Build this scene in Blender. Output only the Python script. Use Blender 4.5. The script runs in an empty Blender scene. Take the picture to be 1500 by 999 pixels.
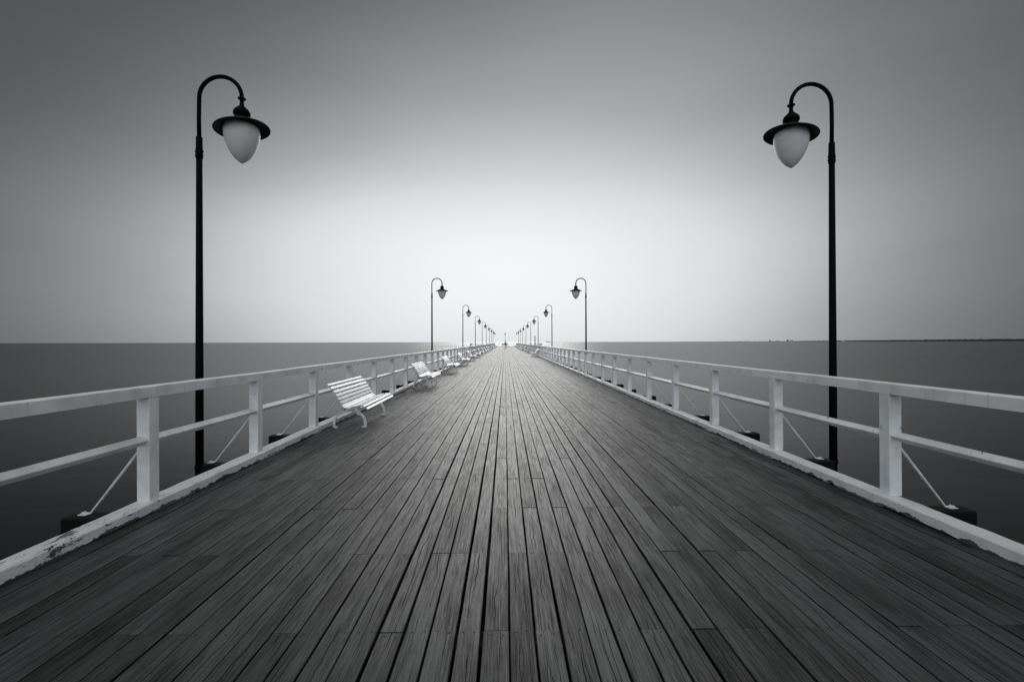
import bpy, bmesh, math, random
from mathutils import Vector, Matrix
random.seed(7)
PI = math.pi
R = math.radians
scene = bpy.context.scene
C = scene.collection

# ------------------------------------------------------------------ camera
CAMZ = 1.55
cd = bpy.data.cameras.new('camera'); cam = bpy.data.objects.new('camera', cd); C.objects.link(cam)
cd.sensor_width = 36.0; cd.lens = 16.0
cd.clip_start = 0.05; cd.clip_end = 120000
cam.location = (0, 0, CAMZ)
# level view down the pier, turned 0.86 deg to the right, 0.12 deg up, a hint of roll
cam.rotation_euler = (Matrix.Rotation(R(-0.86), 3, 'Z') @ Matrix.Rotation(R(90.13), 3, 'X') @ Matrix.Rotation(R(-0.13), 3, 'Z')).to_euler()
scene.camera = cam

# ------------------------------------------------------------------ sky (dull overcast with a bright break ahead)
SUN_EL, SUN_AZ = 15.5, 0.0
w = bpy.data.worlds.new('World'); scene.world = w; w.use_nodes = True
nt = w.node_tree; N = nt.nodes; L = nt.links
for n in list(N): N.remove(n)
def wn(t, **k):
    n = N.new(t)
    for a, b in k.items(): setattr(n, a, b)
    return n
def wm(op, a, b=None, c=None, clamp=False):
    n = wn('ShaderNodeMath', operation=op, use_clamp=clamp)
    for i, v in enumerate((a, b, c)):
        if v is None: continue
        if isinstance(v, (int, float)): n.inputs[i].default_value = v
        else: L.new(v, n.inputs[i])
    return n.outputs[0]
tc = wn('ShaderNodeTexCoord')
sx = wn('ShaderNodeSeparateXYZ'); L.new(tc.outputs['Generated'], sx.inputs[0])
az = wm('MULTIPLY', wm('ARCTAN2', sx.outputs[0], sx.outputs[1]), 180 / PI)
el = wm('MULTIPLY', wm('ARCSINE', sx.outputs[2]), 180 / PI)
EL0 = 9.0
de = wm('SUBTRACT', el, EL0)
dp = wm('MAXIMUM', de, 0.0)
up = wm('SMOOTH_MIN', wm('MULTIPLY', dp, 2.85), wm('ADD', wm('MULTIPLY', dp, 0.93), 20.0), 14.0)
dn = wm('MULTIPLY', wm('MINIMUM', de, 0.0), 2.2)
dv = wm('ADD', up, dn)
cn = wn('ShaderNodeTexNoise'); cn.inputs['Scale'].default_value = 2.2; cn.inputs['Detail'].default_value = 4; cn.inputs['Roughness'].default_value = 0.5
mp = wn('ShaderNodeMapping'); mp.inputs['Scale'].default_value = (1, 1, 4); L.new(tc.outputs['Generated'], mp.inputs[0]); L.new(mp.outputs[0], cn.inputs[0])
azs = wm('MULTIPLY', az, 1.0)
PW_ = 2.35
q = wm('POWER', wm('ADD', wm('POWER', wm('ABSOLUTE', azs), PW_), wm('POWER', wm('ABSOLUTE', dv), PW_)), 1 / PW_)
q = wm('ADD', q, wm('MULTIPLY', wm('SUBTRACT', cn.outputs[0], 0.5), 3.5))
q = wm('SUBTRACT', q, wm('MULTIPLY', sx.outputs[0], wm('MULTIPLY', wm('MULTIPLY', sx.outputs[2], sx.outputs[2]), 34.0)))   # cloud a little heavier to the left
qn = wm('DIVIDE', q, 180.0, clamp=True)
cr = wn('ShaderNodeValToRGB'); cr.color_ramp.interpolation = 'B_SPLINE'
SKY = [(0, .90), (10, .87), (18, .80), (26, .70), (32, .53), (37, .385), (43, .255), (49, .165), (55, .115), (62, .078), (74, .11), (98, .35), (130, .78), (180, .90)]
e = cr.color_ramp.elements
while len(e) > 1: e.remove(e[-1])
e[0].position = 0
for i, (p, v) in enumerate(SKY):
    k = e[0] if i == 0 else e.new(p / 180)
    k.color = (v * .965, v * 1.0, v * 1.02, 1)
L.new(qn, cr.inputs[0])
sky = wn('ShaderNodeTexSky', sky_type='NISHITA', sun_disc=False)
sky.sun_elevation = R(SUN_EL); sky.sun_rotation = R(SUN_AZ); sky.air_density = 1.0; sky.dust_density = 3.0
bw = wn('ShaderNodeRGBToBW'); L.new(sky.outputs[0], bw.inputs[0])
bg1 = wn('ShaderNodeBackground'); L.new(bw.outputs[0], bg1.inputs[0]); bg1.inputs[1].default_value = 0.0006
bg2 = wn('ShaderNodeBackground'); L.new(cr.outputs[0], bg2.inputs[0]); bg2.inputs[1].default_value = 1.0
ad = wn('ShaderNodeAddShader'); L.new(bg1.outputs[0], ad.inputs[0]); L.new(bg2.outputs[0], ad.inputs[1])
wo = wn('ShaderNodeOutputWorld'); L.new(ad.outputs[0], wo.inputs[0])

# ------------------------------------------------------------------ sun behind the cloud
sd = bpy.data.lights.new('sun', 'SUN'); sd.energy = 0.7; sd.angle = R(22); sd.color = (1.0, .985, .96)
so = bpy.data.objects.new('sun', sd); C.objects.link(so)
so.rotation_euler = (R(-(90 - SUN_EL)), 0, R(-SUN_AZ))      # veiled, above the bright break ahead

vs = scene.view_settings
vs.view_transform = 'Standard'; vs.look = 'None'; vs.exposure = 0.0; vs.gamma = 1.0; vs.use_curve_mapping = False
scene.cycles.max_bounces = 8; scene.cycles.use_denoising = True

# ------------------------------------------------------------------ materials
class Mat:
    def __init__(s, name, col=(.5, .5, .5), rough=.5, metal=0, spec=.5):
        s.m = bpy.data.materials.new(name); s.m.use_nodes = True
        s.t = s.m.node_tree; s.b = s.t.nodes['Principled BSDF']
        s.b.inputs['Base Color'].default_value = (*col, 1)
        s.b.inputs['Roughness'].default_value = rough
        s.b.inputs['Metallic'].default_value = metal
        s.b.inputs['Specular IOR Level'].default_value = spec
    def n(s, t, **k):
        x = s.t.nodes.new(t)
        for a, b in k.items(): setattr(x, a, b)
        return x
    def l(s, a, b): s.t.links.new(a, b)
    def math(s, op, a, b=None, c=None, clamp=False):
        x = s.n('ShaderNodeMath', operation=op, use_clamp=clamp)
        for i, v in enumerate((a, b, c)):
            if v is None: continue
            if isinstance(v, (int, float)): x.inputs[i].default_value = v
            else: s.l(v, x.inputs[i])
        return x.outputs[0]
    def coord(s, which='Object', scale=(1, 1, 1)):
        c = s.n('ShaderNodeTexCoord'); m = s.n('ShaderNodeMapping'); m.inputs['Scale'].default_value = scale
        s.l(c.outputs[which], m.inputs[0]); return m.outputs[0]
    def world(s, scale=(1, 1, 1)):
        c = s.n('ShaderNodeNewGeometry'); m = s.n('ShaderNodeMapping'); m.inputs['Scale'].default_value = scale
        s.l(c.outputs['Position'], m.inputs[0]); return m.outputs[0]
    def noise(s, vec, scale, detail=4, rough=.55, dist=0):
        x = s.n('ShaderNodeTexNoise'); x.inputs['Scale'].default_value = scale; x.inputs['Detail'].default_value = detail
        x.inputs['Roughness'].default_value = rough; x.inputs['Distortion'].default_value = dist
        s.l(vec, x.inputs[0]); return x.outputs[0]
    def rng(s, v, a, b, c=0.0, d=1.0):
        x = s.n('ShaderNodeMapRange'); x.interpolation_type = 'SMOOTHSTEP'
        for i, k in zip((1, 2, 3, 4), (a, b, c, d)): x.inputs[i].default_value = k
        s.l(v, x.inputs[0]); return x.outputs[0]
    def mix(s, f, a, b):
        x = s.n('ShaderNodeMix', data_type='RGBA')
        s.l(f, x.inputs[0]) if not isinstance(f, (int, float)) else setattr(x.inputs[0], 'default_value', f)
        for i, v in ((6, a), (7, b)):
            if isinstance(v, tuple): x.inputs[i].default_value = (*v, 1)
            else: s.l(v, x.inputs[i])
        return x.outputs[2]
    def bump(s, h, strength, dist):
        x = s.n('ShaderNodeBump'); x.inputs['Strength'].default_value = strength; x.inputs['Distance'].default_value = dist
        s.l(h, x.inputs['Height']); s.l(x.outputs[0], s.b.inputs['Normal'])
    def col(s, c): s.l(c, s.b.inputs['Base Color'])

def grey(v, t=1.0): return (v * .97, v, v * 1.03)

def wood_mat():
    m = Mat('weathered_planks', rough=.55, spec=.5)
    uv = m.n('ShaderNodeUVMap', uv_map='plank')
    at = m.n('ShaderNodeAttribute', attribute_name='tone')
    tone = at.outputs['Fac']
    sp = m.n('ShaderNodeSeparateXYZ'); m.l(uv.outputs[0], sp.inputs[0])
    u, v = sp.outputs[0], sp.outputs[1]
    def vec(su, sv):
        c = m.n('ShaderNodeCombineXYZ'); m.l(m.math('MULTIPLY', u, su), c.inputs[0]); m.l(m.math('MULTIPLY', v, sv), c.inputs[1]); return c.outputs[0]
    grain = m.noise(vec(150, 3.0), 1.0, 5, .65, 1.2)
    fine = m.noise(vec(520, 9.0), 1.0, 3, .6)
    blot = m.noise(vec(9, 1.6), 1.0, 4, .6)
    # knots
    vo = m.n('ShaderNodeTexVoronoi'); vo.inputs['Scale'].default_value = 1.0; m.l(vec(16, 2.6), vo.inputs[0])
    kn = m.rng(vo.outputs['Distance'], .05, .16, 1, 0)
    ring = m.math('SINE', m.math('MULTIPLY', vo.outputs['Distance'], 60))
    kring = m.math('MULTIPLY', m.rng(ring, .2, .9), m.rng(vo.outputs['Distance'], .18, .36, 1, 0))
    # long drying cracks that wander along each plank
    def crack(off, amp, wid, seed):
        cv = m.n('ShaderNodeCombineXYZ'); m.l(m.math('MULTIPLY', v, 1.6), cv.inputs[1]); cv.inputs[0].default_value = seed
        wb = m.noise(cv.outputs[0], 1.0, 5, .6)
        d = m.math('ABSOLUTE', m.math('SUBTRACT', m.math('SUBTRACT', u, off), m.math('MULTIPLY', m.math('SUBTRACT', wb, .5), amp)))
        cv2 = m.n('ShaderNodeCombineXYZ'); m.l(m.math('MULTIPLY', v, 1.1), cv2.inputs[1]); cv2.inputs[0].default_value = seed + 9
        msk = m.rng(m.noise(cv2.outputs[0], 1.0, 2), .43, .55)
        wd = m.math('MULTIPLY', msk, wid)
        return m.math('MULTIPLY', m.math('LESS_THAN', d, wd), msk)
    c1 = crack(.004, .10, .0019, 3.1)
    c2 = crack(-.022, .07, .0013, 17.7)
    c3 = crack(.030, .05, .0010, 41.3)
    ck = m.math('MAXIMUM', m.math('MAXIMUM', c1, c2), c3)
    g = m.math('ADD', m.math('MULTIPLY', m.rng(grain, .3, .72), .55), m.math('ADD', m.math('MULTIPLY', fine, .35), m.math('MULTIPLY', m.rng(blot, .3, .7), .40)))
    g = m.math('MULTIPLY', m.rng(g, .22, 1.18, .34, 1.42), tone)
    base = m.n('ShaderNodeCombineColor')
    for i, k in enumerate((.024, .025, .026)): m.l(m.math('MULTIPLY', g, k), base.inputs[i])
    c = m.mix(m.math('MULTIPLY', m.math('MAXIMUM', kn, m.math('MULTIPLY', kring, .5)), .75), base.outputs[0], (.018, .018, .019))
    c = m.mix(ck, c, (.004, .004, .004))
    m.col(c)
    m.l(m.rng(grain, .2, .8, .64, .44), m.b.inputs['Roughness'])
    m.l(m.math('MULTIPLY', m.math('SUBTRACT', 1.0, ck), m.math('MULTIPLY', m.math('MINIMUM', g, 1.15), .85)), m.b.inputs['Specular IOR Level'])
    h = m.math('SUBTRACT', m.math('ADD', m.math('MULTIPLY', grain, .8), m.math('MULTIPLY', fine, .5)), m.math('MULTIPLY', ck, 2.5))
    m.bump(h, .8, .0028)
    return m.m

def paint_mat(name, base, peel=.62, edge=False, wornY=None, rough=.42, grain=(30, 30, 3), stretch=(1, 1, 1)):
    m = Mat(name, rough=rough, spec=.5)
    p = m.world()
    n1 = m.noise(m.world(stretch), 9, 6, .65, .5)
    n2 = m.noise(p, 2.3, 3, .5)
    gv = m.world(grain)
    gr = m.noise(gv, 4, 4, .6)
    dirt = m.noise(p, 3.5, 5, .6)
    c = m.mix(m.rng(dirt, .35, .75), grey(base), grey(base * .76))
    c = m.mix(m.math('MULTIPLY', m.rng(gr, .52, .75), .30), c, grey(base * .6))
    st = m.noise(m.world((22, 22, 1.3)), 1.0, 4, .6)
    c = m.mix(m.math('MULTIPLY', m.rng(st, .56, .72), .28), c, (base * .34, base * .345, base * .35))
    th = m.math('ADD', n1, m.math('MULTIPLY', m.math('SUBTRACT', n2, .5), .35))
    pos = m.n('ShaderNodeSeparateXYZ'); m.l(m.n('ShaderNodeNewGeometry').outputs['Position'], pos.inputs[0])
    if wornY is not None:      # extra wear on the left beam between these stations
        wy = m.math('MULTIPLY', m.rng(pos.outputs[1], wornY[0] + 1.2, wornY[1] + 1.0, 1, 0), m.math('LESS_THAN', pos.outputs[0], 0.0))
        th = m.math('ADD', th, m.math('MULTIPLY', wy, .135))
    pk = m.rng(th, peel, peel + .02)
    if edge:                   # scuffed bare wood along the foot of the beam
        ln = m.noise(m.world((1, 1, 1)), 6, 6, .7)
        lim = m.math('MULTIPLY', m.math('SUBTRACT', ln, .40), .17)
        ek = m.math('LESS_THAN', pos.outputs[2], lim)
        pk = m.math('MAXIMUM', pk, ek)
    bare = m.mix(m.rng(gr, .35, .65), (.035, .035, .036), (.10, .10, .10))
    c = m.mix(pk, c, bare)
    m.col(c)
    hh = m.math('SUBTRACT', m.math('MULTIPLY', gr, .4), pk)
    m.bump(hh, .5, .002)
    return m.m

def plain_mat(name, v, rough, var=.35, scale=14, bump=.3, metal=0, spec=.5, dist=.002):
    m = Mat(name, rough=rough, metal=metal, spec=spec)
    p = m.coord('Object'); n = m.noise(p, scale, 5, .6)
    m.col(m.mix(m.rng(n, .3, .7), grey(v * (1 - var)), grey(v * (1 + var))))
    m.l(m.rng(n, .2, .8, rough * .85, min(1, rough * 1.2)), m.b.inputs['Roughness'])
    m.bump(n, bump, dist); return m.m

M = {}
M['wood'] = wood_mat()
M['post'] = paint_mat('white_paint_posts', .80, .70)
M['rail'] = paint_mat('white_paint_rails', .80, .695, grain=(30, 3, 30))
M['kerb'] = paint_mat('flaking_white_paint', .70, .685, edge=True, wornY=(2.2, 3.6), grain=(30, 3, 30), stretch=(2.6, 1.0, 2.6))
M['rod'] = plain_mat('white_painted_steel', .6, .4, .15)
M['bench'] = paint_mat('white_bench_paint', .80, .80, rough=.35, grain=(30, 3, 30))
M['bframe'] = plain_mat('white_bench_iron', .72, .35, .12)
M['tar'] = plain_mat('tarred_timber', .005, .8, .5, 20, .6, spec=.15)
M['black'] = plain_mat('black_lamp_metal', .0022, .65, .5, 30, .35, spec=.06)
M['brim'] = plain_mat('dark_grey_enamel', .014, .5, .3, 20, .2, spec=.3)
M['nail'] = plain_mat('rusty_nail', .012, .6, .5)
M['dark'] = plain_mat('dark_cloth', .28, .9, .4)
M['skin'] = plain_mat('skin', .35, .6, .1)
M['darkwood'] = plain_mat('dark_bench_wood', .30, .6, .4)
M['board'] = plain_mat('white_sign_enamel', .75, .4, .05)

def globe_mat():
    m = Mat('frosted_globe_glass', (.60, .62, .63), .5, spec=.3)
    p = m.coord('Object'); n = m.noise(p, 60, 3, .5); n2 = m.noise(p, 7, 4, .5)
    m.col(m.mix(m.rng(n2, .3, .7), grey(.82), grey(.92)))
    m.bump(n, .35, .004)
    tr = m.n('ShaderNodeBsdfTranslucent'); tr.inputs[0].default_value = (.88, .90, .91, 1)
    mx = m.n('ShaderNodeMixShader'); mx.inputs[0].default_value = .20
    out = m.t.nodes['Material Output']
    m.l(m.b.outputs[0], mx.inputs[1]); m.l(tr.outputs[0], mx.inputs[2]); m.l(mx.outputs[0], out.inputs[0])
    return m.m
M['globe'] = globe_mat()

def water_mat():
    m = Mat('sea_water', (.010, .011, .012), .20, spec=.5); m.b.inputs['IOR'].default_value = 1.333; m.b.inputs['Specular IOR Level'].default_value = .33
    a = m.noise(m.world((.25, 1.0, 1)), .9, 5, .55)
    b = m.noise(m.world((.010, .055, 1)), 1.0, 5, .55)        # slow swell bands, smoothed by the long exposure
    m.l(m.rng(b, .35, .65, .14, .18), m.b.inputs['Roughness'])
    pp = m.n('ShaderNodeVectorMath', operation='LENGTH'); m.l(m.n('ShaderNodeNewGeometry').outputs['Position'], pp.inputs[0])
    calm = m.math('DIVIDE', 1.0, m.math('ADD', 1.0, m.math('MULTIPLY', pp.outputs['Value'], .006)))   # open water further out lies smoother
    h = m.math('MULTIPLY', calm, m.math('ADD', m.math('MULTIPLY', a, .35), m.math('MULTIPLY', b, 4.0)))
    m.bump(h, .14, .25)
    m.col(m.mix(m.rng(b, .3, .7), (.004, .0045, .005), (.009, .0095, .010)))
    df = m.n('ShaderNodeBsdfDiffuse'); df.inputs[0].default_value = (.006, .0063, .0068, 1)      # unresolved chop that mirrors nothing
    mx = m.n('ShaderNodeMixShader'); m.l(m.rng(b, .3, .7, .52, .42), mx.inputs[0])
    m.l(m.b.outputs[0], mx.inputs[1]); m.l(df.outputs[0], mx.inputs[2]); m.l(mx.outputs[0], m.t.nodes['Material Output'].inputs[0])
    return m.m
M['water'] = water_mat()
M['coast'] = plain_mat('far_wooded_shore', .010, 1, .4, .01, .1)
M['wallfar'] = plain_mat('pale_far_wall', .5, .8, .1)
M['wallfar2'] = plain_mat('grey_far_wall', .22, .8, .1)
M['hull'] = plain_mat('grey_ship_hull', .10, .6, .2)

# ------------------------------------------------------------------ mesh helpers
class MB:
    def __init__(s): s.v = []; s.f = []; s.sm = []
    def poly(s, vs, fs, smooth=False, mat=None):
        b = len(s.v)
        s.v += [tuple((mat @ Vector(p)) if mat else p) for p in vs]
        s.f += [tuple(b + i for i in f) for f in fs]; s.sm += [smooth] * len(fs); return s
    def box(s, x0, x1, y0, y1, z0, z1, ch=0.0, mat=None):
        if ch <= 0:
            vs = [(x, y, z) for z in (z0, z1) for y in (y0, y1) for x in (x0, x1)]
            return s.poly(vs, [(0, 2, 3, 1), (4, 5, 7, 6), (0, 1, 5, 4), (2, 6, 7, 3), (0, 4, 6, 2), (1, 3, 7, 5)], mat=mat)
        c = (Vector(((x0 + x1) / 2, (y0 + y1) / 2, (z0 + z1) / 2)))
        bm = bmesh.new(); bmesh.ops.create_cube(bm, size=1)
        bmesh.ops.scale(bm, vec=(x1 - x0, y1 - y0, z1 - z0), verts=bm.verts)
        bmesh.ops.bevel(bm, geom=bm.edges[:], offset=ch, segments=1, affect='EDGES')
        bm.verts.ensure_lookup_table()
        vs = [tuple(v.co + c) for v in bm.verts]; fs = [tuple(v.index for v in f.verts) for f in bm.faces]
        bm.free(); return s.poly(vs, fs, mat=mat)
    def prism(s, prof, y0, y1, mat=None, cuts=1, jit=None):
        """closed profile in (x,z), counter-clockwise seen from -y, swept along y"""
        n = len(prof); vs = []; fs = []
        for k in range(cuts + 1):
            y = y0 + (y1 - y0) * k / cuts
            for i, (x, z) in enumerate(prof):
                jx, jz = jit(i, y) if jit else (0, 0)
                vs.append((x + jx, y, z + jz))
        for k in range(cuts):
            for i in range(n):
                j = (i + 1) % n
                fs.append((k * n + i, k * n + j, (k + 1) * n + j, (k + 1) * n + i))
        fs.append(tuple(range(n - 1, -1, -1))); fs.append(tuple(cuts * n + i for i in range(n)))
        return s.poly(vs, fs, mat=mat)
    def tube(s, pts, rad, seg=12, caps=True, flat=None):
        pts = [Vector(p) for p in pts]; n = len(pts)
        if not isinstance(rad, (list, tuple)): rad = [rad] * n
        t0 = (pts[1] - pts[0]).normalized()
        ref = Vector((0, 1, 0)) if abs(t0.y) < .9 else Vector((1, 0, 0))
        vs = []; fs = []
        a = t0.cross(ref).normalized()
        for i, p in enumerate(pts):
            t = ((pts[min(i + 1, n - 1)] - pts[max(i - 1, 0)])).normalized()
            a = (a - t * a.dot(t)).normalized(); b = t.cross(a)
            for k in range(seg):
                th = 2 * PI * k / seg + (PI / 4 if seg == 4 else 0)
                fa, fb = flat if flat else (1, 1)
                vs.append(tuple(p + a * (math.cos(th) * rad[i] * fa) + b * (math.sin(th) * rad[i] * fb)))
        for i in range(n - 1):
            for k in range(seg):
                j = (k + 1) % seg
                fs.append((i * seg + k, i * seg + j, (i + 1) * seg + j, (i + 1) * seg + k))
        s.poly(vs, fs, smooth=seg > 4)
        if caps:
            b = len(s.v) - n * seg
            s.f.append(tuple(b + i for i in range(seg - 1, -1, -1))); s.sm.append(False)
            s.f.append(tuple(b + (n - 1) * seg + i for i in range(seg))); s.sm.append(False)
        return s
    def lathe(s, prof, seg=32, c=(0, 0, 0)):
        vs = []; fs = []; n = len(prof)
        for r, z in prof:
            for k in range(seg):
                th = 2 * PI * k / seg; vs.append((c[0] + math.cos(th) * r, c[1] + math.sin(th) * r, c[2] + z))
        for i in range(n - 1):
            for k in range(seg):
                j = (k + 1) % seg; fs.append((i * seg + k, i * seg + j, (i + 1) * seg + j, (i + 1) * seg + k))
        return s.poly(vs, fs, smooth=True)
    def build(s, name, mat, parent=None):
        me = bpy.data.meshes.new(name); me.from_pydata(s.v, [], s.f); me.materials.append(mat)
        me.polygons.foreach_set('use_smooth', s.sm); me.update()
        bm = bmesh.new(); bm.from_mesh(me); bmesh.ops.recalc_face_normals(bm, faces=bm.faces); bm.to_mesh(me); bm.free()
        o = bpy.data.objects.new(name, me); C.objects.link(o)
        if parent: o.parent = parent
        return o
def empty(name, loc=(0, 0, 0), rz=0):
    o = bpy.data.objects.new(name, None); C.objects.link(o); o.location = loc; o.rotation_euler = (0, 0, rz); o.empty_display_size = .2
    return o
def tag(o, label=None, cat=None, group=None, kind=None):
    if label: o['label'] = label
    if cat: o['category'] = cat
    if group: o['group'] = group
    if kind: o['kind'] = kind
    return o
def copy_tree(o, parent=None):
    c = o.copy(); C.objects.link(c); c.parent = parent
    for ch in o.children: copy_tree(ch, c)
    return c
ORD = ['nearest', 'second', 'third', 'fourth', 'fifth', 'sixth', 'seventh', 'eighth', 'ninth', 'tenth', 'eleventh', 'twelfth',
       'thirteenth', 'fourteenth', 'fifteenth', 'sixteenth', 'seventeenth', 'eighteenth', 'nineteenth', 'twentieth']

# ------------------------------------------------------------------ layout constants (metres; camera stands at x=0 y=0)
BAY = 1.82; Y0P = 4.27                      # post spacing, nearest post seen
XL, XR = -3.22, 3.535                       # deck edges = inner faces of the kerb beams
PL, PR = -3.25, 3.598                       # inner faces of the posts
PW = .118
HEAD0, HEAD1 = 149.0, 160.0                 # the cross-shaped head of the pier
HXL, HXR = -11.6, 12.0
SEA = -2.7

# ------------------------------------------------------------------ sea
bm = bmesh.new()
bmesh.ops.create_circle(bm, cap_ends=True, segments=96, radius=70000)
me = bpy.data.meshes.new('sea'); bm.to_mesh(me); bm.free(); me.materials.append(M['water'])
sea = bpy.data.objects.new('sea', me); C.objects.link(sea); sea.location = (0, 0, SEA)
tag(sea, 'smooth dark grey sea stretching to the horizon', kind='structure')

# ------------------------------------------------------------------ pier deck: real planks with gaps
def planks(name, x0, x1, y0, y1, pitch, near):
    verts = []; faces = []; uvs = []; tones = []
    n = round((x1 - x0) / pitch); pw = (x1 - x0) / n
    edge = [x0 + i * pw + (random.uniform(-.004, .004) if 0 < i < n else 0) for i in range(n + 1)]
    gap = [random.choice((.006, .007, .009, .010, .012, .014, .018)) for i in range(n + 1)]
    gap[0] = gap[n] = .004
    last = -1
    nails = MB()
    for i in range(n):
        ph = (i % 2) if random.random() > .12 else (i + 1) % 2
        # joints fall on the joists, 0.91 m apart
        k = -4 * 3 + ph
        joints = []
        while True:
            y = Y0P + .91 * k
            if y > y0 and y < y1: joints.append(y)
            if y >= y1: break
            k += 2 if random.random() > .2 else 4
        ys = [y0] + joints + [y1]
        basex0 = edge[i] + gap[i] / 2; basex1 = edge[i + 1] - gap[i + 1] / 2
        if i % 2 == 0: jl = None
        for a, b in zip(ys[:-1], ys[1:]):
            xa = basex0 + random.uniform(-.0012, .0012); xb = basex1 + random.uniform(-.0012, .0012)
            zt = random.uniform(-.0025, .0015); th = .036; c = .003
            ya, yb = a + .0015, b - .0015
            cuts = 10 if (near and a < 9 and b > 0) else 1
            off = random.uniform(0, 400); tone = random.gauss(1.0, .20); tone = max(.55, min(1.6, tone))
            if random.random() < .06: tone *= .7
            b0 = len(verts); um = (xa + xb) / 2
            p1, p2 = random.uniform(0, 6), random.uniform(0, 6); bow = random.uniform(-.0015, .0015)
            su = random.choice((-1, 1))
            for kk in range(cuts + 1):
                t = kk / cuts; y = ya + (yb - ya) * t
                wl = (math.sin(t * 9 + p1) + .6 * math.sin(t * 23 + p2)) * .0008 + bow * math.sin(PI * t) if cuts > 1 else 0
                wr = (math.sin(t * 8 + p2) + .6 * math.sin(t * 19 + p1)) * .0008 + bow * math.sin(PI * t) if cuts > 1 else 0
                for (x, z) in ((xa + wl, zt - th), (xa + wl, zt - c), (xa + wl + c, zt), (xb + wr - c, zt), (xb + wr, zt - c), (xb + wr, zt - th)):
                    verts.append((x, y, z)); uvs.append(((x - um) * su, y + off)); tones.append(tone)
            for kk in range(cuts):
                for j in range(6):
                    jn = (j + 1) % 6
                    faces.append((b0 + kk * 6 + j, b0 + (kk + 1) * 6 + j, b0 + (kk + 1) * 6 + jn, b0 + kk * 6 + jn))
            faces.append(tuple(b0 + j for j in range(6))); faces.append(tuple(b0 + cuts * 6 + j for j in range(5, -1, -1)))
            if near:
                kq = math.ceil((ya - Y0P) / .91 - 1e-3)
                rows = []
                while Y0P + .91 * kq < yb + .01:
                    yj = Y0P + .91 * kq; kq += 1
                    if abs(yj - a) < .01: yj += .03
                    elif abs(yj - b) < .01: yj -= .03
                    rows.append(yj)
                for yj in rows:
                    if not (1.2 < yj < 11): continue
                    for fx in (.24, .76):
                        cx = xa + (xb - xa) * fx + random.uniform(-.006, .006); cy = yj + random.uniform(-.010, .010); rr = random.uniform(.0050, .0066)
                        nails.poly([(cx + rr * math.cos(q * PI / 4), cy + rr * math.sin(q * PI / 4), zt + .0012) for q in range(8)] + [(cx + rr * math.cos(q * PI / 4), cy + rr * math.sin(q * PI / 4), zt - .003) for q in range(8)],
                                   [tuple(range(8))] + [(q, q + 8, (q + 1) % 8 + 8, (q + 1) % 8) for q in range(8)])
    me = bpy.data.meshes.new(name); me.from_pydata(verts, [], faces); me.materials.append(M['wood'])
    uvl = me.uv_layers.new(name='plank')
    for lp in me.loops: uvl.data[lp.index].uv = uvs[lp.vertex_index]
    at = me.attributes.new('tone', 'FLOAT', 'POINT'); at.data.foreach_set('value', tones)
    me.update()
    o = bpy.data.objects.new(name, me); C.objects.link(o)
    return o, nails
deck, nails = planks('pier_deck', XL, XR, -4.0, HEAD0 - .003, .1405, True)
tag(deck, 'long walkway of weathered grey planks running straight out to sea', kind='structure')
nails.build('nail_heads', M['nail'], deck)['kind'] = 'stuff'
head, _ = planks('pier_head', HXL, HXR, HEAD0, HEAD1, .28, False)
tag(head, 'wide planked platform at the far end of the pier', kind='structure')

# dark cross beams whose ends stick out under the railings, and the piles below
beam_m = MB(); beam_m.box(-4.06, 4.40, -.085, .085, -.30, -.042, .014)
beam0 = beam_m.build('cross_beam', M['tar'], deck)
pile_m = MB(); pile_m.lathe([(.001, -7), (.15, -7), (.14, -.30), (.001, -.30)], 14)
nb = 0; k = -4; pile0 = None
while Y0P + BAY * k < HEAD0 - .5:
    y = Y0P + BAY * k
    b = beam0 if nb == 0 else beam0.copy()
    if nb: C.objects.link(b); b.parent = deck
    b.location = (random.uniform(-.03, .03), y + .0, random.uniform(-.006, 0))
    b.scale = (1, random.uniform(.95, 1.1), 1)
    if nb % 2 == 0:
        for px in (-3.0, 3.4):
            if pile0 is None: p = pile0 = pile_m.build('pile', M['tar'], deck)
            else: p = pile0.copy(); C.objects.link(p); p.parent = deck
            p.location = (px, y, -.003)
    nb += 1; k += 1
hb = MB()
for x in (-11.2, -8, -4.2, 4.6, 8.4, 11.6): hb.box(x - .09, x + .09, HEAD0 + .3, HEAD1 - .1, -.30, -.042, .01)
for y in (HEAD0 + .2, HEAD0 + 5.5, HEAD1 - .2): hb.box(-11.4, 11.8, y - .09, y + .09, -.56, -.304, .01)
hb.build('cross_beam', M['tar'], head)
hp = None
for x in (-11.2, -6, 0, 6.2, 11.4):
    for y in (HEAD0 + .2, HEAD1 - .2):
        if hp is None:
            m_ = MB(); m_.lathe([(.001, -7), (.17, -7), (.16, -.563), (.001, -.563)], 12); p = hp = m_.build('pile', M['tar'], head)
        else: p = hp.copy(); C.objects.link(p); p.parent = head
        p.location = (x, y, 0)

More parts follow.
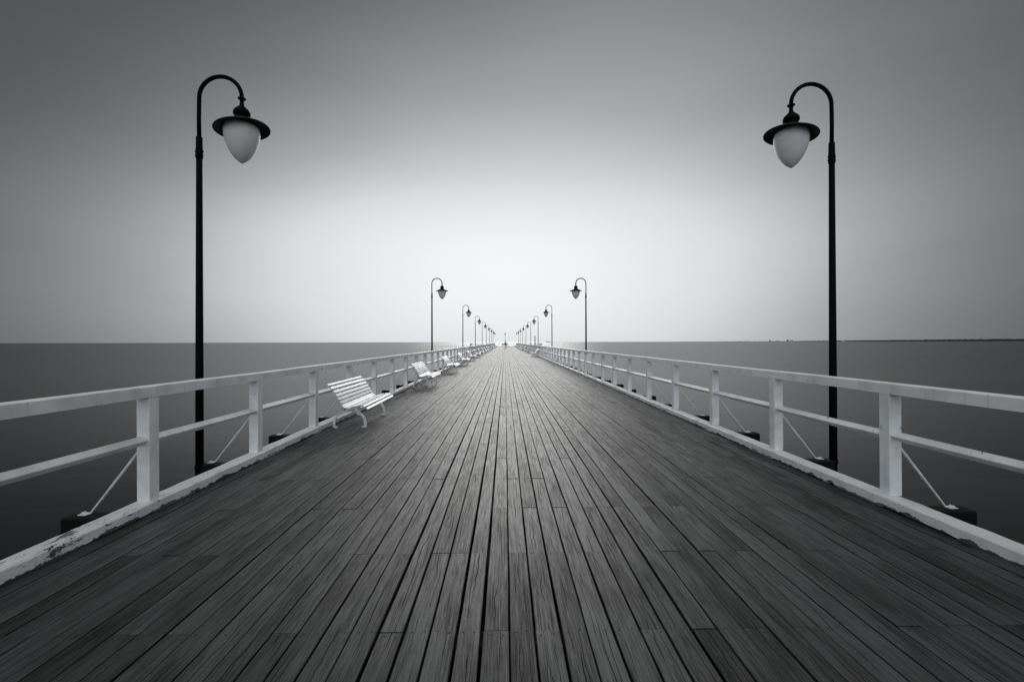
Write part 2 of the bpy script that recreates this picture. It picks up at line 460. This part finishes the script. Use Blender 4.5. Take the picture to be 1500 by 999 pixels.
# ------------------------------------------------------------------ kerb beams: painted baulks along the edges
def sm_noise(seed):
    r = random.Random(seed); tab = [r.uniform(-1, 1) for _ in range(4096)]
    def f(y, s):
        q = y * s + 700; i = int(math.floor(q)); t = q - i; t = t * t * (3 - 2 * t)
        return tab[i % 4096] * (1 - t) + tab[(i + 1) % 4096] * t
    return f
def kerb(side, xin, label):
    f = sm_noise(11 if side < 0 else 23)
    o = -side   # towards the deck
    m_ = MB(); y = -4.0; seg = BAY * 3
    y = Y0P - BAY * 4 - .9
    while y < HEAD0 - .1:
        y1 = min(y + seg, HEAD0 - .02)
        xo = xin + side * .165; zt = .100
        prof = [(xin, .004), (xin, zt - .012), (xin + side * .012, zt), (xo - side * .012, zt), (xo, zt - .012), (xo, -.036)] if True else None
        prof[0] = (xin + 0, .0065)
        if side < 0: prof = prof
        def jit(i, yy):
            if i in (1,): return (f(yy, 6.0) * .003, f(yy + 50, 9) * .0035)
            if i in (2,): return (f(yy + 20, 7.0) * .004, f(yy + 90, 8) * .0025)
            if i in (0,): return (f(yy, 6.0) * .002, abs(f(yy + 30, 14)) * .006)
            if i == 3: return (f(yy + 60, 7.0) * .003, f(yy + 70, 5) * .002)
            return (0, 0)
        cuts = int((y1 - y) / .06) if y < 12 else (int((y1 - y) / .25) if y < 40 else 4)
        m_.prism(prof, y + .0015, y1 - .0015, cuts=max(1, cuts), jit=jit)
        y = y1
    k = m_.build('kerb', M['kerb'])
    return tag(k, label, kind='structure')
kerb(-1, XL, 'white painted edge beam along the left side, its paint flaking')
kerb(1, XR, 'white painted edge beam along the right side of the walkway')

# ------------------------------------------------------------------ railings
RT = 1.155                                     # top of the hand rail
def post_mesh():                               # local: inner face x=0, outward +x, centred on y
    m_ = MB(); h = PW / 2
    m_.box(0, PW, -h, h, 0, .938, .004)        # from the kerb top
    m_.box(.0, .045, -h + .002, h - .002, .938, .984, .002)
    return m_
def brace_mesh():
    m_ = MB()
    a = Vector((PW - .012, 0, .50)); b = Vector((.60, .02, -.128))
    m_.tube([a, b, b + Vector((.018, 0, -.004)), b + Vector((.085, .0, -.001))], [.0115, .0115, .012, .013], 10)
    m_.lathe([(.001, .010), (.009, .010), (.011, .002), (.011, -.004)], 6, (b.x + .085, b.y + .03, b.z - .004))
    m_.box(b.x + .02, b.x + .10, -.012, .052, b.z - .013, b.z - .004, .002)
    return m_
proto = {}
def make_railing(label, group, origin, along, outward, npost, y_start=0, gable=None):
    """origin: world point of the first post's inner face; posts every BAY along"""
    root = empty('railing', (origin[0], origin[1], 0))
    tag(root, label, 'railing', group)
    A = Vector((*along, 0)); O = Vector((*outward, 0))
    rot = Matrix((O.xyz, A.xyz, Vector((0, 0, 1)))).transposed()   # local x=outward, y=along
    flip = rot.determinant() < 0
    key = flip
    if key not in proto:
        proto[key] = []
        for nm, mf, mat in (('post', post_mesh, M['post']), ('brace', brace_mesh, M['rod'])):
            mb = mf()
            if flip: mb.v = [(-x, y, z) for x, y, z in mb.v]
            o = mb.build(nm, mat); proto[key].append(o.data); bpy.data.objects.remove(o)
    # placing: for a flipped frame the mesh is mirrored in x, so use a proper rotation
    ang = math.atan2(A.y, A.x) - PI / 2
    for i in range(npost):
        d = A * (BAY * i)
        for nm, da in zip(('post', 'brace'), proto[key]):
            o = bpy.data.objects.new(nm, da); C.objects.link(o); o.parent = root
            o.location = (d.x, d.y, .0985); 
            tilt = random.gauss(0, .0035)
            o.rotation_euler = (random.gauss(0, .003), tilt if nm == 'post' else 0, ang)
    s = -1 if flip else 1
    Lr = BAY * (npost - 1)
    f = sm_noise(len(label) * 7)
    # top rail
    m_ = MB(); y = -BAY * .5; base = RT - .100
    k = 0
    while y < Lr + .05:
        y1 = min(y + BAY * 3, Lr + BAY * .5 if gable is None else Lr + .06)
        if y1 - y < .05: break
        prof = [(0, base), (0, RT - .006), (.007, RT), (.118, RT), (.124, RT - .006), (.124, base)]
        prof = [(x * s, z) for x, z in prof]
        jz = random.uniform(-.0035, .0035)
        cuts = 24 if k < 6 else 4
        m_.prism(prof, y + .0015, y1 - .0015, cuts=cuts, jit=lambda i, yy: (f(yy, .8) * .0022 + f(yy + 40, 9) * .0006, jz + f(yy + 90, .7) * .003 + f(yy + 7 * i, 7) * .0007))
        y = y1; k += 1
    top = m_.build('top_rail', M['rail'], root); top.rotation_euler = (0, 0, ang)
    # diamond-set middle rail between the posts
    m_ = MB(); d_ = .043; zc = .66
    cx = .008 + d_
    for i in range(-1 if gable is None else 0, npost if gable is None else npost - 1):
        ya, yb = BAY * i + PW / 2 - .001, BAY * (i + 1) - PW / 2 + .001
        jz = random.uniform(-.006, .006); jx = random.uniform(-.003, .003); j2 = random.uniform(-.004, .004)
        prof = [(cx, zc - d_), (cx - d_ + .003, zc - .004), (cx - d_ + .003, zc + .004), (cx - .004, zc + d_), (cx + .004, zc + d_), (cx + d_, zc)]
        prof = [(x * s, z) for x, z in prof]
        m_.prism(prof, ya, yb, cuts=6, jit=lambda q_, yy: (jx, jz + j2 * (yy - ya) / BAY - .003 * math.sin(PI * (yy - ya) / (yb - ya))))
    mid = m_.build('middle_rail', M['rail'], root); mid.rotation_euler = (0, 0, ang)
    return root
NP = 82
yst = Y0P - BAY * 2
make_railing('long white railing on thick posts along the left edge of the pier', 'railings of the pier', (PL, yst), (0, 1), (-1, 0), NP)
make_railing('long white railing on thick posts along the right edge of the pier', 'railings of the pier', (PR, yst), (0, 1), (1, 0), NP)
# railing round the head
yl = yst + BAY * (NP - 1)
make_railing('short white railing across the near left wing of the pier head', 'railings of the pier', (PL - .9, HEAD0 + .15), (-1, 0), (0, -1), 5, gable=1)
make_railing('short white railing across the near right wing of the pier head', 'railings of the pier', (PR + .9, HEAD0 + .15), (1, 0), (0, -1), 5, gable=1)
make_railing('white railing along the far edge of the pier head', 'railings of the pier', (HXL + .2, HEAD1 - .12), (1, 0), (0, 1), 14, gable=1)
make_railing('white railing closing the left end of the pier head', 'railings of the pier', (HXL + .12, HEAD0 + .3), (0, 1), (-1, 0), 6, gable=1)
make_railing('white railing closing the right end of the pier head', 'railings of the pier', (HXR - .12, HEAD0 + .3), (0, 1), (1, 0), 6, gable=1)
m_ = MB()
for (a, b, c, d) in ((HXL, XL - .17, HEAD0, HEAD0 + .16), (XR + .17, HXR, HEAD0, HEAD0 + .16), (HXL, HXR, HEAD1 - .16, HEAD1), (HXL, HXL + .16, HEAD0 + .163, HEAD1 - .163), (HXR - .16, HXR, HEAD0 + .163, HEAD1 - .163)):
    m_.box(a, b, c, d, .0045, .0985, .006)
tag(m_.build('kerb', M['kerb']), 'white edge beam round the far platform', kind='structure')

# ------------------------------------------------------------------ lamp posts
def make_lamp():                     # local: pole at origin, arm reaches +x, z=0 is deck level
    root = empty('lamp_post')
    m_ = MB(); m_.tube([(0, 0, -1.2), (0, 0, 1.0), (0, 0, 3.99)], [.049, .047, .036], 20); m_.build('pole', M['black'], root)
    m_ = MB(); m_.lathe([(.001, 3.97), (.041, 3.97), (.044, 3.985), (.044, 4.085), (.040, 4.10), (.038, 4.24), (.034, 4.255), (.001, 4.255)], 20)
    for z in (4.01, 4.06):
        m_.tube([(-.056, 0, z), (.056, 0, z)], .008, 8)
    m_.build('sleeve', M['black'], root)
    Rr = .278; zc = 4.772
    pts = [(0.0, 0, 4.2), (-.004, 0, 4.5), (0, 0, zc)]
    for k in range(1, 19):
        a = PI - PI * k / 18
        pts.append((Rr + Rr * math.cos(a), 0, zc + Rr * math.sin(a)))
    m_ = MB(); m_.tube(pts, [.026] * len(pts), 14); m_.build('arm', M['black'], root)
    cx = 2 * Rr
    m_ = MB()
    m_.lathe([(.001, 4.775), (.028, 4.775), (.030, 4.768), (.048, 4.764), (.050, 4.757), (.046, 4.750), (.028, 4.745), (.024, 4.70), (.030, 4.665),
              (.052, 4.640), (.082, 4.612), (.097, 4.590), (.104, 4.562), (.100, 4.540), (.086, 4.530), (.083, 4.520), (.090, 4.508), (.096, 4.495), (.112, 4.470), (.124, 4.452), (.001, 4.452)], 28, (cx, 0, 0))
    m_.build('canopy_cap', M['black'], root)
    m_ = MB()
    m_.lathe([(.085, 4.468), (.125, 4.458), (.20, 4.425), (.30, 4.378), (.331, 4.362), (.336, 4.354), (.333, 4.348), (.318, 4.354), (.22, 4.385), (.19, 4.39), (.10, 4.395), (.001, 4.395)], 48, (cx, 0, 0))
    m_.build('lamp_shade', M['brim'], root)
    m_ = MB()
    m_.lathe([(.001, 4.394), (.190, 4.392), (.204, 4.37), (.212, 4.34), (.2145, 4.30), (.211, 4.25), (.200, 4.195), (.181, 4.135), (.154, 4.072), (.118, 4.012), (.078, 3.962), (.042, 3.930), (.014, 3.910), (.001, 3.903)], 40, (cx, 0, 0))
    m_.build('globe', M['globe'], root)
    for z in (-.10, -.26):      # clamp bands that hold the pole to the beam end
        m_ = MB(); m_.lathe([(.048, z), (.058, z), (.058, z + .04), (.048, z + .04)], 18); m_.build('clamp', M['black'], root)
    return root
lamp0 = make_lamp(); first = True; lamp_src = copy_tree(lamp0)
LAMP_Y0 = Y0P + BAY; LSP = BAY * 10
for side in (-1, 1):
    for i in range(9):
        o = lamp0 if first else copy_tree(lamp_src)
        first = False
        o.location = (-4.015 if side < 0 else 4.46, (6.04 if side < 0 else 6.13) if i == 0 else LAMP_Y0 + LSP * i + .75, 0)
        o.rotation_euler = (random.gauss(0, .002), random.gauss(0, .002), 0 if side < 0 else PI)
        sd_ = 'left' if side < 0 else 'right'
        nm = ('tall foreground black lamp post with a frosted globe beyond the %s railing' % sd_) if i == 0 else \
             'black arched lamp post, %s from the camera beyond the %s railing' % (ORD[i], sd_)
        tag(o, nm, 'lamp post', 'black lamp posts along the pier')
        if i == 0:                      # the two nearest shades sit a little askew on their globes
            for ch in o.children:
                if ch.name.startswith('lamp_shade'):
                    piv = Vector((.556, 0, 4.39)); rm = Matrix.Rotation(R(-8.0), 4, 'Y')
                    ch.matrix_basis = Matrix.Translation(piv) @ rm @ Matrix.Translation(-piv)
o = lamp_src; o.location = (.0, HEAD1 - 3.5, 0); o.rotation_euler = (0, 0, PI / 2)
tag(o, 'small distant lamp post standing alone in the middle of the pier end', 'lamp post', 'black lamp posts along the pier')

# ------------------------------------------------------------------ benches
def bench_profile():
    # (x, z) line on which the slats sit: front lip, seat, hollow, leaning back; x grows towards the walkway
    P = [(.655, .372), (.600, .412), (.530, .424), (.455, .414), (.385, .395), (.320, .380), (.262, .390),
         (.222, .425), (.190, .487), (.156, .549), (.118, .611), (.076, .673), (.026, .735), (-.030, .790)]
    return P
def slat(m_, x, z, ang, y0, y1, w=.047, t=.022):
    mt = Matrix.Translation((x, 0, z)) @ Matrix.Rotation(ang, 4, 'Y')
    m_.box(-w / 2, w / 2, y0, y1, 0, t, .005, mat=mt)
def make_bench():                     # local: x=0 back (railing side), walkway +x; bench along y, centred
    root = empty('park_bench')
    P = bench_profile(); hl = .985
    seat = MB(); back = MB()
    for i, (x, z) in enumerate(P):
        a = P[max(i - 1, 0)]; b = P[min(i + 1, len(P) - 1)]
        ang = math.atan2((b[1] - a[1]), -(b[0] - a[0]))     # slope along the profile, going backwards
        # rotate +x tangent: profile runs -x,+z
        tgt = seat if i < 7 else back
        slat(tgt, x, z, ang, -hl, hl, .052 if 6 < i < 13 else .046)
    seat.build('seat', M['bench'], root); back.build('backrest', M['bench'], root)
    for y in (-.70, .70):
        f_ = MB()
        # arch: flat iron bar from foot to foot with small curled toes
        pts = [(.055, y, .008), (.012, y, .006), (-.004, y, .02)]
        for k in range(0, 21):
            a = PI - PI * k / 20
            pts.append((.275 + .285 * math.cos(a), y, .03 + .285 * math.sin(a) ** .85))
        pts += [(.554, y, .02), (.538, y, .006), (.495, y, .008)]
        f_.tube(pts, .030, 4, flat=(1.0, .6))
        # slat bearer following the seat and the back
        bp = [(px, y, pz - .012) for px, pz in P]
        f_.tube(bp, .020, 4, flat=(.8, .8))
        # strut from the arch to the back
        f_.tube([(.10, y, .25), (.15, y, .40), (.11, y, .56)], .012, 8)
        f_.tube([(.40, y, .30), (.47, y, .375)], .012, 8)
        f_.build('leg_frame', M['bframe'], root)
    m_ = MB(); m_.tube([(.275, -.70, .30), (.275, .70, .30)], .011, 8); m_.build('tie_bar', M['bframe'], root)
    return root
bench0 = make_bench(); first = True
by = [9.02 + 7.28 * i for i in range(19)]
for i, y in enumerate(by):
    o = bench0 if first else copy_tree(bench0); first = False
    o.location = (-3.115, y, 0); o.rotation_euler = (0, 0, .018 if i == 0 else random.gauss(0, .012))
    tag(o, ('white slatted bench nearest the camera against the left railing' if i == 0 else 'white slatted bench against the left railing, %s from the camera' % ORD[i]),
        'bench', 'white benches along the railings')
for i, y in enumerate([48.8, 67.0, 79.0, 88.0, 97.0, 106.0, 115.0, 124.0, 133.0, 142.0]):
    o = copy_tree(bench0); o.location = (3.47, y, 0); o.rotation_euler = (0, 0, PI + random.gauss(0, .012))
    tag(o, ('white slatted bench nearest the camera against the right railing' if i == 0 else 'white slatted bench against the right railing, %s from the camera' % ORD[i]),
        'bench', 'white benches along the railings')

# ------------------------------------------------------------------ small things far down the pier
def person():
    root = empty('person', (.10, 108, 0))
    J = [((0, 0, .93), .13, .10), ((0, 0, 1.12), .12, .09), ((0, 0, 1.32), .16, .10), ((0, 0, 1.46), .07, .06), ((0, 0, 1.53), .055, .055), ((0, .01, 1.62), .085, .095), ((0, 0, 1.71), .07, .08),
         ((.09, .0, .88), .085, .085), ((.11, .10, .50), .06, .06), ((.11, .02, .09), .045, .045), ((.11, .15, .04), .04, .03),
         ((-.09, .0, .88), .085, .085), ((-.10, -.06, .50), .06, .06), ((-.10, -.22, .12), .045, .045), ((-.10, -.10, .04), .04, .03),
         ((.19, 0, 1.40), .055, .055), ((.24, -.04, 1.13), .042, .042), ((.23, .06, .89), .032, .032), ((.22, .09, .80), .03, .04),
         ((-.19, 0, 1.40), .055, .055), ((-.24, .04, 1.13), .042, .042), ((-.23, .14, .91), .032, .032), ((-.22, .18, .82), .03, .04)]
    E = [(0, 1), (1, 2), (2, 3), (3, 4), (4, 5), (5, 6), (0, 7), (7, 8), (8, 9), (9, 10), (0, 11), (11, 12), (12, 13), (13, 14), (2, 15), (15, 16), (16, 17), (17, 18), (2, 19), (19, 20), (20, 21), (21, 22)]
    me = bpy.data.meshes.new('body'); me.from_pydata([j[0] for j in J], E, []); me.materials.append(M['dark'])
    o = bpy.data.objects.new('body', me); C.objects.link(o); o.parent = root
    md = o.modifiers.new('skin', 'SKIN'); me.skin_vertices.new() if not me.skin_vertices else None
    for sv, j in zip(me.skin_vertices[0].data, J): sv.radius = (j[1], j[2])
    me.skin_vertices[0].data[0].use_root = True
    o.modifiers.new('sub', 'SUBSURF').levels = 2
    m_ = MB(); m_.lathe([(.001, 1.80), (.05, 1.79), (.09, 1.75), (.105, 1.68), (.10, 1.62), (.08, 1.60), (.001, 1.60)], 16, (0, -.012, 0)); m_.build('hair', M['tar'], root)
    # open coat over the torso
    m_ = MB(); m_.lathe([(.07, 1.50), (.16, 1.43), (.19, 1.38), (.185, 1.15), (.19, .95), (.22, .72), (.20, .72), (.17, .95), (.16, 1.3), (.07, 1.46)], 20); 
    m_.v = [(x, y * .68, z) for x, y, z in m_.v]; m_.build('coat', M['dark'], root)
    return tag(root, 'tiny distant person in dark clothes walking down the middle of the pier', 'person')
person()

# dark bench at the foot of the lone lamp
root = empty('park_bench', (-.15, HEAD1 - 4.6, 0)); tag(root, 'dark bench in front of the lone lamp post at the pier end', 'bench')
m_ = MB()
for k in range(5): m_.box(-1.0, 1.0, -.25 + k * .1, -.17 + k * .1, .43, .46, .004)
m_.build('seat', M['darkwood'], root)
m_ = MB()
for k in range(5): m_.box(-1.0, 1.0, .25 + k * .02, .275 + k * .02, .50 + k * .11, .59 + k * .11, .004)
m_.build('backrest', M['darkwood'], root)
for x in (-.8, .8):
    m_ = MB(); m_.box(x - .03, x + .03, -.24, -.18, 0, .427, .004); m_.box(x - .03, x + .03, .30, .36, 0, .427, .004); m_.box(x - .03, x + .03, .385, .42, .3, 1.03, .004); m_.box(x - .03, x + .03, -.24, .36, .385, .425)
    m_.build('leg_frame', M['black'], root)

# slim post with a white panel behind the right railing
root = empty('signpost', (3.86, 58.9, 0)); tag(root, 'slim dark post with a narrow white panel rising behind the right railing', 'signpost')
m_ = MB(); m_.tube([(0, 0, -.2), (0, 0, 1.78)], .05, 14); m_.build('pole', M['black'], root)
m_ = MB(); m_.box(-.09, .09, -.02, .02, 1.70, 2.35, .006); m_.build('panel', M['board'], root)

# ------------------------------------------------------------------ far shore and ships
def ray(px, dist):       # direction of a photo column at a given distance -> world x,y
    a = math.atan((px - 750) / 667) + R(.86)
    dd = dist / math.cos(math.atan((px - 750) / 667))
    return Vector((math.sin(a) * dd, math.cos(a) * dd, SEA))
m_ = MB(); vs = []; fs = []; r_ = random.Random(4); n = 320
for i in range(n):
    px = 985 + i * 2.6; t = i / n
    D = 9500 - 2500 * t
    hgt = (5 + 34 * min(1, max(0, (px - 1150) / 330)) ** .8) * (1 + .25 * (r_.random() - .5)) + (4 * r_.random() if px > 1160 else 0)
    if px < 1165: hgt = 4 + 5 * r_.random() * (px > 1050)
    a = ray(px, D); u = Vector((a.x, a.y, 0)).normalized()
    vs += [(a.x, a.y, SEA - 1), (a.x + u.x * 30, a.y + u.y * 30, SEA + hgt * .7), (a.x + u.x * 160, a.y + u.y * 160, SEA + hgt), (a.x + u.x * 1500, a.y + u.y * 1500, SEA + hgt * .8), (a.x + u.x * 1600, a.y + u.y * 1600, SEA - 1)]
for i in range(n - 1):
    for k in range(4): fs.append((i * 5 + k, (i + 1) * 5 + k, (i + 1) * 5 + k + 1, i * 5 + k + 1))
m_.poly(vs, fs); tag(m_.build('far_shore', M['coast']), 'low dark wooded shore on the horizon at the right', kind='structure')

def far_building(px, wd, ht, mat, label, kind='warehouse', D=8600):
    p = ray(px, D); ang = -math.atan2(p.x, p.y)
    root = empty(kind, (p.x, p.y, SEA + 2), ang); tag(root, label, 'building', 'harbour buildings on the far shore')
    m_ = MB(); m_.box(-wd / 2, wd / 2, -15, 15, -3, ht); m_.build('wall', mat, root)
    m_ = MB(); m_.poly([(-wd / 2 - 1, -16, ht + .2), (wd / 2 + 1, -16, ht + .2), (wd / 2 + 1, 16, ht + .2), (-wd / 2 - 1, 16, ht + .2), (-wd / 2 - 1, 0, ht + 5), (wd / 2 + 1, 0, ht + 5)],
                       [(0, 1, 5, 4), (2, 3, 4, 5), (0, 4, 3), (1, 2, 5), (0, 3, 2, 1)]); m_.build('roof', M['wallfar2'], root)
far_building(1128, 26, 20, M['wallfar2'], 'small grey harbour block farthest left on the distant shore', 'harbour_building')
far_building(1139, 60, 14, M['wallfar'], 'low pale shed left of the tallest distant harbour block', 'shed')
far_building(1154, 36, 30, M['wallfar2'], 'tall grey harbour block near the left end of the dark shore', 'harbour_building')
far_building(1160, 56, 22, M['wallfar'], 'pale harbour block just right of the tall grey one', 'harbour_building')
far_building(1210, 40, 18, M['wallfar'], 'pale distant building just left of the right foreground pole', 'harbour_building')
far_building(1236, 60, 18, M['wallfar'], 'pale distant building just right of the right foreground pole', 'harbour_building')
p = ray(1438, 7300); root = empty('mast', (p.x, p.y, SEA + 8)); tag(root, 'thin mast rising from the far shore at the right', 'mast')
m_ = MB(); m_.tube([(0, 0, -8), (0, 0, 75)], [3.0, 1.2], 6); m_.build('pole', M['hull'], root)
m_ = MB(); m_.box(-5, 5, -1, 1, 45, 47); m_.box(-4, 4, -1, 1, 60, 62); m_.build('crossbar', M['hull'], root)

def ship(px, ln, D, label, tall):
    p = ray(px, D); root = empty('cargo_ship', (p.x, p.y, SEA), -math.atan2(p.x, p.y)); tag(root, label, 'ship', 'ships on the horizon')
    m_ = MB(); h = ln / 2
    pl = [(-h, 0), (-h * .93, -ln * .06), (h * .75, -ln * .07), (h, 0), (h * .75, ln * .07), (-h * .93, ln * .06)]
    vs = [(x * .96, y * .9, -1) for x, y in pl] + [(x, y, ln * .11) for x, y in pl]
    m_.poly(vs, [tuple(range(5, -1, -1)), tuple(range(6, 12))] + [(i, (i + 1) % 6, (i + 1) % 6 + 6, i + 6) for i in range(6)]); m_.build('hull', M['hull'], root)
    m_ = MB(); m_.box(-h * .85, -h * .55, -ln * .05, ln * .05, ln * .11, ln * (.11 + tall), .3); m_.box(-h * .78, -h * .66, -ln * .02, ln * .02, ln * (.112 + tall), ln * (.2 + tall)); m_.build('bridge_house', M['wallfar'], root)
    m_ = MB(); m_.tube([(h * .2, 0, ln * .11), (h * .2, 0, ln * .24)], [ln * .008, ln * .005], 6); m_.build('mast', M['hull'], root)
ship(803.5, 70, 6500, 'long low cargo ship on the horizon just left of the third right lamp post', .09)
ship(815, 26, 6500, 'small ship on the horizon just right of the third right lamp post', .22)
